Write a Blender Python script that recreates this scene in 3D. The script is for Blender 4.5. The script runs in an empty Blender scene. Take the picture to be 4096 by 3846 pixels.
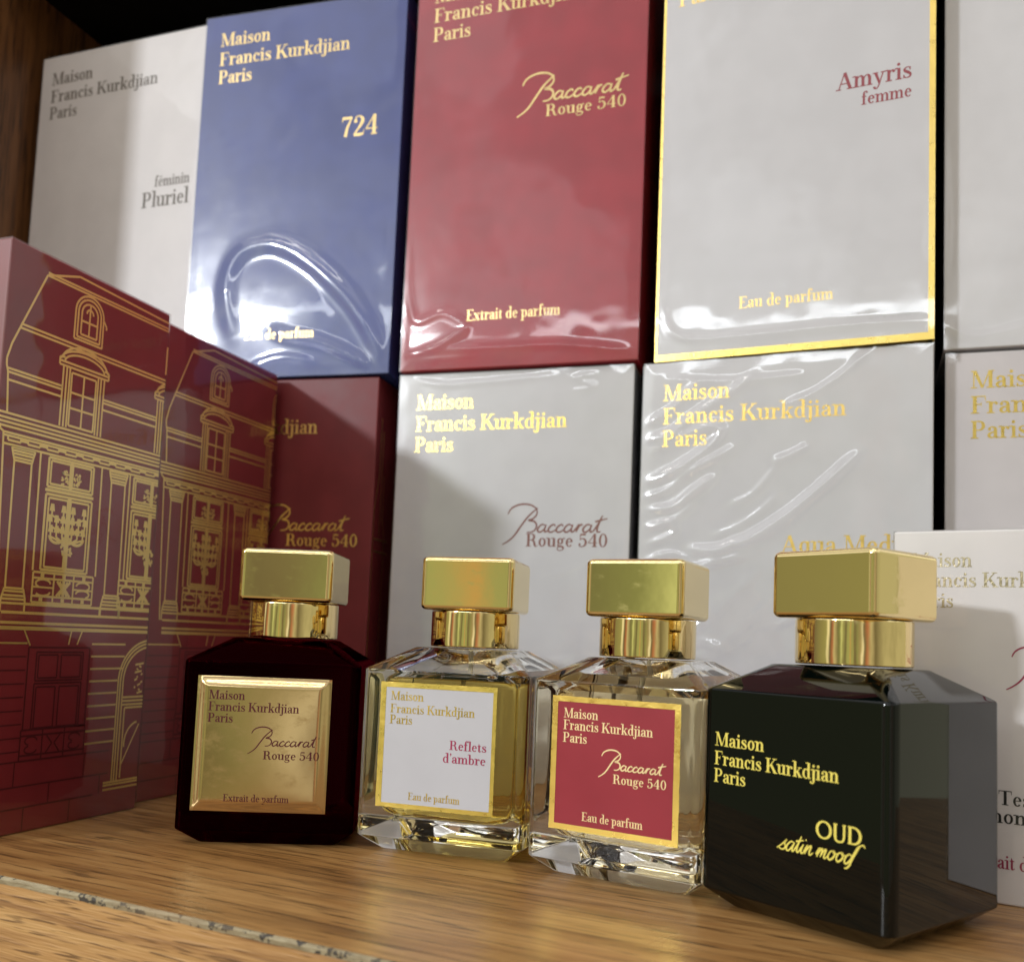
import bpy, bmesh, math, random
from mathutils import Vector, Matrix, noise
random.seed(7)
MM = 0.001
S = bpy.context.scene
COL = S.collection

# ------------------------------------------------------------------ camera
cam_d = bpy.data.cameras.new('camera')
cam = bpy.data.objects.new('camera', cam_d); COL.objects.link(cam)
CR = Vector((0.9418354, 0.33359743, 0.04072886)); CU = Vector((-0.01075568, -0.09120769, 0.99577381)); CF = Vector((-0.33590237, 0.93829308, 0.08231456))
cam.matrix_world = Matrix(((CR.x, CU.x, -CF.x, .2026), (CR.y, CU.y, -CF.y, -.4130), (CR.z, CU.z, -CF.z, .0713), (0, 0, 0, 1)))
cam_d.sensor_fit = 'HORIZONTAL'; cam_d.sensor_width = 36; cam_d.lens = 33.805
cam_d.shift_x = -0.00225; cam_d.shift_y = 0.0784
cam_d.clip_start = 0.01; cam_d.clip_end = 50
cam_d.dof.use_dof = True; cam_d.dof.focus_distance = 0.312; cam_d.dof.aperture_fstop = 14.5
S.camera = cam
S.view_settings.view_transform = 'Standard'; S.view_settings.look = 'None'
S.view_settings.exposure = 0; S.view_settings.gamma = 1; S.view_settings.use_curve_mapping = False
S.render.engine = 'CYCLES'
cy = S.cycles
cy.use_denoising = True
cy.max_bounces = 16; cy.transmission_bounces = 14; cy.transparent_max_bounces = 24; cy.glossy_bounces = 6; cy.diffuse_bounces = 4
cy.blur_glossy = 0.4; cy.sample_clamp_indirect = 6
cy.caustics_reflective = True; cy.caustics_refractive = True

# ------------------------------------------------------------------ node helper
class NT:
    def __init__(self, tree): self.t = tree; self.n = tree.nodes; self.l = tree.links
    def new(self, typ, **kw):
        n = self.n.new(typ)
        for k, v in kw.items(): setattr(n, k, v)
        return n
    def put(self, sock, v):
        if isinstance(v, bpy.types.NodeSocket): self.l.new(v, sock)
        elif v is not None: sock.default_value = v
    def math(self, op, a, b=None, c=None, clamp=False):
        n = self.new('ShaderNodeMath', operation=op); n.use_clamp = clamp
        self.put(n.inputs[0], a); self.put(n.inputs[1], b)
        if c is not None: self.put(n.inputs[2], c)
        return n.outputs[0]
    def sstep(self, x, a, b):
        n = self.new('ShaderNodeMapRange', interpolation_type='SMOOTHSTEP')
        self.put(n.inputs[0], x); n.inputs[1].default_value = a; n.inputs[2].default_value = b
        return n.outputs[0]
    def mix(self, f, a, b, mode='MIX'):
        n = self.new('ShaderNodeMix', data_type='RGBA', blend_type=mode)
        self.put(n.inputs[0], f); self.put(n.inputs[6], a); self.put(n.inputs[7], b)
        return n.outputs[2]
    def noise(self, vec, scale, detail=2, rough=.5, dim='3D', dist=0):
        n = self.new('ShaderNodeTexNoise', noise_dimensions=dim)
        if vec is not None: self.put(n.inputs['W' if dim == '1D' else 'Vector'], vec)
        n.inputs['Scale'].default_value = scale; n.inputs['Detail'].default_value = detail; n.inputs['Roughness'].default_value = rough; n.inputs['Distortion'].default_value = dist
        return n.outputs[0]
    def ramp(self, f, stops, interp='LINEAR'):
        n = self.new('ShaderNodeValToRGB'); r = n.color_ramp; r.interpolation = interp
        while len(r.elements) < len(stops): r.elements.new(.5)
        for e, (p, c) in zip(r.elements, stops):
            e.position = p; e.color = c if len(c) == 4 else (*c, 1)
        self.put(n.inputs[0], f); return n.outputs[0]
    def mapping(self, vec, scale=(1, 1, 1), rot=(0, 0, 0), loc=(0, 0, 0)):
        n = self.new('ShaderNodeMapping'); self.put(n.inputs[0], vec)
        n.inputs['Scale'].default_value = scale; n.inputs['Rotation'].default_value = rot; n.inputs['Location'].default_value = loc
        return n.outputs[0]
    def obj(self): return self.new('ShaderNodeTexCoord').outputs['Object']
    def bump(self, h, strength, dist):
        n = self.new('ShaderNodeBump'); n.inputs['Strength'].default_value = strength; n.inputs['Distance'].default_value = dist
        self.put(n.inputs['Height'], h); return n.outputs[0]

# ------------------------------------------------------------------ the room's light
wd = bpy.data.worlds.new('World'); S.world = wd; wd.use_nodes = True
w = NT(wd.node_tree); bg = wd.node_tree.nodes['Background']
dirv = w.new('ShaderNodeTexCoord').outputs['Generated']
sp = w.new('ShaderNodeSeparateXYZ'); w.put(sp.inputs[0], dirv)
az = w.math('ARCTAN2', sp.outputs[0], w.math('MULTIPLY', sp.outputs[1], -1.0))      # 0 = straight out of the shelf
# stocked shop shelves across the aisle: upright bands of colour
azn = w.math('MULTIPLY_ADD', az, 1 / (2 * math.pi), .5)
azn = w.math('ADD', azn, w.math('MULTIPLY', w.math('SUBTRACT', w.noise(dirv, 4.0, 2, .5), .5), .02))
shelves = w.ramp(azn, [(0.0000, (0.3, 0.3, 0.2)), (0.1944, (0.3, 0.32, 0.18)), (0.2500, (0.45, 0.46, 0.3)), (0.2778, (0.1, 0.09, 0.05)), (0.3000, (0.17, 0.18, 0.085)), (0.3333, (0.26, 0.28, 0.12)), (0.3500, (0.3, 0.34, 0.15)), (0.3611, (1.2, 1.2, 1.0)), (0.3750, (0.05, 0.04, 0.03)), (0.3889, (0.42, 0.1, 0.05)), (0.4000, (0.6, 0.56, 0.4)), (0.4167, (0.1, 0.13, 0.06)), (0.4278, (0.2, 0.27, 0.11)), (0.4350, (0.75, 0.88, 0.5)), (0.4417, (0.35, 0.42, 0.2)), (0.4583, (0.05, 0.05, 0.03)), (0.4694, (0.33, 0.41, 0.18)), (0.4800, (0.36, 0.43, 0.2)), (0.4822, (0.62, 0.4, 0.14)), (0.4856, (0.6, 0.38, 0.14)), (0.4872, (0.34, 0.41, 0.19)), (0.5000, (0.3, 0.36, 0.16)), (0.5056, (0.07, 0.06, 0.035)), (0.5139, (0.12, 0.11, 0.06)), (0.5208, (0.20, 0.27, 0.11)), (0.5361, (0.37, 0.33, 0.20)), (0.5472, (1.1, 1.1, 1.0)), (0.5556, (0.05, 0.04, 0.03)), (0.5722, (0.5, 0.12, 0.07)), (0.5917, (0.6, 0.57, 0.42)), (0.6167, (0.08, 0.07, 0.04)), (0.6667, (0.5, 0.5, 0.36))])
rows = w.noise(dirv, 3.0, 2, .5)
shelves = w.mix(w.math('MULTIPLY', w.sstep(rows, .45, .75), .4), shelves, (.16, .17, .10, 1))
green = (.34, .41, .22, 1)
c = w.mix(.22, shelves, (.52, .46, .32, 1))
floor_c = (.36, .25, .14, 1)
ceil_n = w.noise(w.mapping(dirv, (5, 5, 5)), 1.0, 1, .5)
ceil_c = w.mix(w.sstep(ceil_n, .5, .58), (.54, .505, .475, 1), (1.2, 1.2, 1.2, 1))
c = w.mix(w.sstep(sp.outputs[2], -.12, -.34), c, floor_c)
c = w.mix(w.sstep(sp.outputs[2], .22, .42), c, ceil_c)
w.put(bg.inputs[0], c); bg.inputs[1].default_value = 1.0

def area(name, direction, dist, size, power, color, aim=(0.06, -.03, .15)):
    d = bpy.data.lights.new(name, 'AREA'); d.shape = 'RECTANGLE'; d.size = size[0]; d.size_y = size[1]; d.energy = power; d.color = color
    o = bpy.data.objects.new(name, d); COL.objects.link(o)
    v = Vector(direction).normalized(); o.location = Vector(aim) + v * dist
    o.rotation_euler = (-v).to_track_quat('-Z', 'Y').to_euler()
    return o
area('aisle_lamp', (-.64, -1, .385), 2.6, (.15, .11), 35, (.93, .97, 1.0))
# the shop's ceiling tubes
def tube(loc, sx, sy, power, color=(1.0, .97, .93)):
    d = bpy.data.lights.new('ceiling_tube', 'AREA'); d.shape = 'RECTANGLE'; d.size = sx; d.size_y = sy; d.energy = power; d.color = color
    o = bpy.data.objects.new('ceiling_tube', d); COL.objects.link(o); o.location = loc
tube((.15, -.95, 1.55), 2.6, .04, 5.5)
tube((.2, -2.1, 2.5), 3.6, .06, 12)
area('aisle_tube', (-.70, -2.47, .95), 2.75, (2.3, .06), 4.2, (.90, .95, 1.0))

# ------------------------------------------------------------------ materials
def mat(name, base=(.5, .5, .5), rough=.5, metal=0, spec=.5, coat=0, coat_r=.05):
    m = bpy.data.materials.new(name); m.use_nodes = True
    p = m.node_tree.nodes['Principled BSDF']
    p.inputs['Base Color'].default_value = (*base, 1); p.inputs['Roughness'].default_value = rough; p.inputs['Metallic'].default_value = metal
    p.inputs['Specular IOR Level'].default_value = spec; p.inputs['Coat Weight'].default_value = coat; p.inputs['Coat Roughness'].default_value = coat_r
    return m, NT(m.node_tree), p
def card(name, base, rough=.5, var=.06, spec=.35):
    m, t, p = mat(name, base, rough, 0, spec)
    v = t.obj()
    n = t.noise(v, 45, 3, .6); n2 = t.noise(v, 1400, 2, .6)
    dark = tuple(x * (1 - var) for x in base); lite = tuple(min(1, x * (1 + var)) for x in base)
    t.put(p.inputs['Base Color'], t.mix(t.sstep(n, .3, .7), (*dark, 1), (*lite, 1)))
    t.put(p.inputs['Roughness'], t.math('MULTIPLY_ADD', n, .2, rough - .1))
    t.put(p.inputs['Normal'], t.bump(n2, .15, .0001))
    return m
M = {}
M['white'] = card('white_card', (.65, .645, .67), .45, .03)
M['grey'] = card('pale_grey_card', (.60, .592, .615), .45, .03)
M['cream'] = card('cream_card', (.74, .71, .71), .5, .03)
M['lilac'] = card('lilac_grey_card', (.62, .585, .60), .5, .03)
M['blue'] = card('blue_card', (.046, .068, .255), .42, .10)
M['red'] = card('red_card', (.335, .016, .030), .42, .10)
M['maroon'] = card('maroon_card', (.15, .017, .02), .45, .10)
M['house_red'] = card('deep_red_card', (.22, .023, .028), .42, .08)
M['house_red_shade'] = card('deboss_shade_red', (.085, .010, .012), .5, .05)  # flat lines; the shade of the pressed drawing is painted as darker red
def foil(name, base, rough=.22, amp=.35):
    m, t, p = mat(name, base, rough, 1)
    v = t.obj()
    n = t.noise(v, 900, 2, .6)
    t.put(p.inputs['Normal'], t.bump(n, amp, .0003))
    t.put(p.inputs['Roughness'], t.math('MULTIPLY_ADD', t.noise(v, 300, 2, .5), .25, rough - .08))
    return m
M['foil'] = foil('gold_foil', (.95, .67, .21), .26, .30)
M['foil_line'] = foil('gold_foil_line', (1.0, .78, .28), .36, .12)
M['foil_upper'] = foil('antique_gold_foil', (.60, .44, .19), .3, .35)
M['foil_dim'] = foil('dull_gold_foil', (.42, .36, .24), .35, .5)
M['foil_bright'] = foil('bright_gold_foil', (.95, .70, .18), .26, .22)
M['ink_plum'] = card('plum_ink', (.085, .010, .012), .6, .05)
M['foil_label'] = foil('label_gold_foil', (.66, .47, .11), .3, .3)
M['ink_red'] = card('red_ink', (.30, .035, .05), .6, .05)
M['ink_pink'] = card('crimson_ink', (.34, .035, .09), .6, .05)
M['ink_mauve'] = card('mauve_ink', (.24, .09, .08), .6, .05)
M['ink_grey'] = card('grey_ink', (.17, .15, .13), .6, .05)
M['ink_black'] = card('black_ink', (.02, .02, .02), .6, .05)
M['ink_faint'] = card('blind_embossing', (.55, .55, .56), .4, .03)
M['ink_yellow'] = card('yellow_gold_ink', (.80, .68, .13), .5, .04)
M['ink_pale'] = card('pale_gold_ink', (.85, .66, .34), .45, .05)
M['label_white'] = card('white_label_paper', (.52, .52, .555), .45, .02)
M['label_red'] = card('red_label_paper', (.29, .024, .036), .45, .05)
def gold(name, base, rough, wav):
    m, t, p = mat(name, base, rough, 1)
    v = t.obj()
    n = t.noise(v, 110, 2, .5)
    t.put(p.inputs['Normal'], t.bump(n, wav, .0008))
    sm = t.noise(t.mapping(v, (1, 1, 1.8)), 120, 5, .75)
    t.put(p.inputs['Roughness'], t.math('MULTIPLY_ADD', t.sstep(sm, .5, .72), .13, rough))
    return m
M['gold'] = gold('polished_gold', (.92, .75, .37), .03, .03)
M['gold_collar'] = gold('polished_gold_collar', (.93, .74, .36), .025, .01)
M['gold_plate'] = gold('satin_gold_plate', (.70, .52, .26), .14, .05)
def gloss(name, base, rough=.02, coat=0):
    m, t, p = mat(name, base, rough, 0, .5, coat, .015)
    p.inputs['Coat IOR'].default_value = 1.6
    p.inputs['IOR'].default_value = 1.5; p.inputs['Specular IOR Level'].default_value = .28
    t.put(p.inputs['Roughness'], t.math('MULTIPLY_ADD', t.sstep(t.noise(t.obj(), 160, 4, .7), .5, .8), .08, rough))
    return m
M['dark_red_glass'] = gloss('dark_red_glass', (.0045, .0006, .0012))
M['dark_green_glass'] = gloss('dark_green_glass', (.0008, .002, .0016), .02, .15)
def glass(name, color, ior, rough=0):
    m = bpy.data.materials.new(name); m.use_nodes = True
    t = NT(m.node_tree); m.node_tree.nodes.remove(m.node_tree.nodes['Principled BSDF'])
    g = t.new('ShaderNodeBsdfGlass'); g.inputs['Color'].default_value = (*color, 1); g.inputs['IOR'].default_value = ior; g.inputs['Roughness'].default_value = rough
    t.put(m.node_tree.nodes['Material Output'].inputs['Surface'], g.outputs[0])
    return m
M['red_glass'] = glass('deep_red_glass', (.18, .005, .016), 1.5)
M['dark_perfume'] = mat('dark_perfume', (.006, .0006, .0015), .3, 0, .1)[0]
M['glass'] = glass('clear_glass', (.985, .985, .975), 1.5)
M['perfume_yellow'] = glass('amber_perfume', (.945, .83, .42), 1.36 / 1.5)
M['perfume_pale'] = glass('pale_perfume', (.97, .90, .70), 1.36 / 1.5)
M['tube'] = mat('milky_tube', (.7, .68, .62), .3)[0]
# cellophane: clear sheet with a glossy skin
def film(name, rough, gain=1.35):
    m = bpy.data.materials.new(name); m.use_nodes = True
    t = NT(m.node_tree); m.node_tree.nodes.remove(m.node_tree.nodes['Principled BSDF'])
    tr = t.new('ShaderNodeBsdfTransparent'); tr.inputs[0].default_value = (.975, .975, .975, 1)
    gl = t.new('ShaderNodeBsdfGlossy'); gl.inputs['Roughness'].default_value = rough
    v = t.obj()
    n = t.math('ADD', t.math('MULTIPLY', t.noise(v, 26, 2, .5), 1.0), t.math('MULTIPLY', t.noise(v, 150, 2, .5), .02))
    bm_ = t.bump(n, .35, .0011)
    t.put(gl.inputs['Normal'], bm_)
    t.put(gl.inputs['Roughness'], t.math('MULTIPLY_ADD', t.sstep(t.noise(v, 60, 4, .65), .45, .75), .08, rough))
    soft = t.new('ShaderNodeBsdfGlossy'); soft.inputs['Roughness'].default_value = rough + .19; t.put(soft.inputs['Normal'], bm_)
    gm = t.new('ShaderNodeMixShader'); gm.inputs[0].default_value = .30; t.put(gm.inputs[1], gl.outputs[0]); t.put(gm.inputs[2], soft.outputs[0])
    ge = t.new('ShaderNodeNewGeometry'); dp = t.new('ShaderNodeVectorMath', operation='DOT_PRODUCT')
    t.put(dp.inputs[0], ge.outputs['Incoming']); t.put(dp.inputs[1], ge.outputs['Normal'])
    cth = t.math('ABSOLUTE', dp.outputs['Value'])
    sch = t.math('MULTIPLY_ADD', t.math('POWER', t.math('SUBTRACT', 1.0, cth), 5.0), .95, .052)
    mx = t.new('ShaderNodeMixShader'); t.put(mx.inputs[0], t.math('MULTIPLY', sch, gain, clamp=True))
    t.put(mx.inputs[1], tr.outputs[0]); t.put(mx.inputs[2], gm.outputs[0])
    t.put(m.node_tree.nodes['Material Output'].inputs['Surface'], mx.outputs[0])
    return m
M['film'] = film('cellophane', .045, 1.9)
M['film_thin'] = film('thin_cellophane', .045, 1.45)
M['film_flat'] = film('taut_cellophane', .015, 1.35)
M['film_gloss'] = film('glossy_cellophane', .015, 2.1)
def wood(name, dark, mid, lite, along, rough=.33, scale=1.0, bumpy=.25):
    # along: axis of the grain (0,1,2)
    m, t, p = mat(name, mid, rough, 0, .5)
    v = t.obj()
    if along == 0: v = t.mapping(v, rot=(0, 0, math.radians(6.6)))     # the grain follows the slanted front edge
    def sc(a, b):
        s = [b, b, b]; s[along] = a; return tuple(x * scale for x in s)
    broad = t.noise(t.mapping(v, sc(3.2, 34)), 1, 4, .6, dist=.8)
    mid_ = t.noise(t.mapping(v, sc(9, 170)), 1, 3, .6, dist=.6)
    fine = t.noise(t.mapping(v, sc(15, 300)), 1, 3, .7)
    pore = t.noise(t.mapping(v, sc(36, 640)), 1, 2, .6)
    col = t.ramp(t.math('MULTIPLY_ADD', mid_, .5, t.math('MULTIPLY', broad, .5)), [(.33, dark), (.48, mid), (.62, lite)])
    col = t.mix(t.math('MULTIPLY', t.sstep(fine, .52, .64), .70), col, (*dark, 1))
    col = t.mix(t.math('MULTIPLY', t.sstep(pore, .56, .64), .8), col, (*[x * .5 for x in dark], 1))
    col = t.mix(t.math('MULTIPLY', t.sstep(fine, .44, .30), .5), col, (*lite, 1))
    t.put(p.inputs['Base Color'], col)
    t.put(p.inputs['Roughness'], t.math('MULTIPLY_ADD', fine, .25, rough - .1))
    t.put(p.inputs['Normal'], t.bump(t.math('ADD', fine, pore), bumpy, .0004))
    return m
M['wood'] = wood('shelf_laminate', (.150, .067, .019), (.31, .153, .047), (.42, .233, .082), 0)
M['wood_front'] = wood('front_board_laminate', (.23, .108, .036), (.45, .245, .088), (.56, .335, .13), 0, .5, 1.25, .9)
M['wood_side'] = wood('side_panel_laminate', (.05, .018, .005), (.12, .046, .013), (.18, .075, .024), 2, .45)
M['shaded_board'] = card('shaded_board', (.006, .005, .004), .8, .2, .1)  # near black: the shade on dark wood is put into the colour
def chipped():
    m, t, p = mat('chipped_edge', (.5, .45, .35), .7)
    v = t.obj()
    n = t.noise(t.mapping(v, (90, 500, 900)), 1, 3, .7)
    n2 = t.noise(t.mapping(v, (240, 300, 300)), 1, 3, .7)
    n3 = t.noise(t.mapping(v, (22, 22, 22)), 1, 2, .6)
    col = t.mix(t.sstep(n, .35, .65), (.22, .168, .088, 1), (.36, .30, .185, 1))
    col = t.mix(t.sstep(n2, .54, .60), col, (.05, .04, .03, 1))
    col = t.mix(t.math('MULTIPLY', t.sstep(n3, .5, .66), .7), col, (.32, .22, .12, 1))
    t.put(p.inputs['Base Color'], col); t.put(p.inputs['Normal'], t.bump(n2, .8, .0006))
    return m
M['chipped'] = chipped()

# ------------------------------------------------------------------ mesh helpers (all in millimetres, built into metres)
class MB:
    def __init__(self): self.v = []; self.f = []; self.mi = []
    def add(self, vs, fs, mi=0):
        o = len(self.v); self.v += [tuple(x) for x in vs]
        for f in fs: self.f.append(tuple(i + o for i in f)); self.mi.append(mi)
    def box(self, x0, x1, y0, y1, z0, z1):
        v = [(x, y, z) for z in (z0, z1) for y in (y0, y1) for x in (x0, x1)]
        self.add(v, [(0, 2, 3, 1), (4, 5, 7, 6), (0, 1, 5, 4), (2, 6, 7, 3), (0, 4, 6, 2), (1, 3, 7, 5)])
    def rings(self, rings, cap0=True, cap1=True, flip=False):
        n = len(rings[0]); vs = [p for r in rings for p in r]; fs = []
        for k in range(len(rings) - 1):
            for i in range(n):
                j = (i + 1) % n
                fs.append((k * n + i, k * n + j, (k + 1) * n + j, (k + 1) * n + i))
        if cap0: fs.append(tuple(range(n))[::-1])
        if cap1: fs.append(tuple(range((len(rings) - 1) * n, len(rings) * n)))
        if flip: fs = [f[::-1] for f in fs]
        self.add(vs, fs)
    def build(self, name, material, parent=None, smooth=None, bevel=None):
        me = bpy.data.meshes.new(name)
        me.from_pydata([(x * MM, y * MM, z * MM) for x, y, z in self.v], [], self.f); me.update()
        for k in (material if isinstance(material, list) else [material]): me.materials.append(k)
        if isinstance(material, list): me.polygons.foreach_set('material_index', self.mi)
        if smooth is not None:
            me.shade_smooth(); me.set_sharp_from_angle(angle=math.radians(smooth))
        o = bpy.data.objects.new(name, me); COL.objects.link(o)
        if parent: o.parent = parent
        if bevel:
            b = o.modifiers.new('bevel', 'BEVEL'); b.width = bevel * MM; b.segments = 3; b.limit_method = 'ANGLE'; b.harden_normals = False
            me.shade_smooth(); me.set_sharp_from_angle(angle=math.radians(40))
            wn = o.modifiers.new('normals', 'WEIGHTED_NORMAL'); wn.keep_sharp = False
        return o
def tag(o, label=None, cat=None, group=None, kind=None):
    if label: o['label'] = label
    if cat: o['category'] = cat
    if group: o['group'] = group
    if kind: o['kind'] = kind
    return o
def thing(name, label, cat, loc, rz, group=None):
    o = bpy.data.objects.new(name, None); COL.objects.link(o)
    o.empty_display_size = .02
    o.location = [x * MM for x in loc]; o.rotation_euler = (0, 0, math.radians(rz))
    return tag(o, label, cat, group)
def rrect(hx, hy, r, z, n=6, lip=.12):
    """rounded rectangle, counter-clockwise; a support vertex just off each arc keeps the flats flat"""
    p = []
    for cx, cy_, a0 in ((hx - r, hy - r, 0), (-hx + r, hy - r, 90), (-hx + r, -hy + r, 180), (hx - r, -hy + r, 270)):
        a = math.radians(a0)
        t0 = (math.sin(a), -math.cos(a)); t1 = (-math.cos(a), -math.sin(a))
        arc = [(cx + r * math.cos(a + math.pi / 2 * k / n), cy_ + r * math.sin(a + math.pi / 2 * k / n)) for k in range(n + 1)]
        p.append((arc[0][0] + t0[0] * lip, arc[0][1] + t0[1] * lip, z)); p += [(x, y, z) for x, y in arc]
        a1 = a + math.pi / 2; p.append((arc[-1][0] - math.sin(a1) * lip, arc[-1][1] + math.cos(a1) * lip, z))
    return p
def circle(r, z, n=64): return [(r * math.cos(2 * math.pi * k / n), r * math.sin(2 * math.pi * k / n), z) for k in range(n)]

# ------------------------------------------------------------------ lettering: a high-contrast serif drawn from strokes
T, t_, h = .165, .15, .062
def R_(x0, x1, y0, y1): return ('r', x0, x1, y0, y1)
def V(x, y0, y1, wd_=t_): return R_(x - wd_ / 2, x + wd_ / 2, y0, y1)
def B(x0, x1, y, th=h): return R_(x0, x1, y, y + th)
def C(*p): return ('c', p)
def Dt(x, y, r=.085): return ('d', x, y, r)
def El(cx, cy_, rx, ry, a0=0, a1=360, wt=t_, wh=h):
    n = max(8, int(abs(a1 - a0) / 12)); pts = []
    for k in range(n + 1):
        a = math.radians(a0 + (a1 - a0) * k / n); wv = wh + (wt - wh) * abs(math.cos(a)) ** 1.4
        pts.append((cx + (rx - wt / 2) * math.cos(a), cy_ + (ry - wh / 2) * math.sin(a), wv))
    return ('p', pts)
def L(*p): return ('p', list(p))
def sb(x, wd_=.36): return B(x - wd_ / 2, x + wd_ / 2, 0)
def st(x, y, wd_=.36): return B(x - wd_ / 2, x + wd_ / 2, y - h)
def fl(x, y): return L((x - .20, y - .06, h), (x - .04, y - .035, h * 1.1))
def arch(x0, x1, top=.66): return C((x0, top - .20, h), (x0 + .08, top - .07, h), (x0 + .2, top - .035, .09), (x1 - .02, top - .13, t_), (x1, top - .26, t_))
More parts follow.
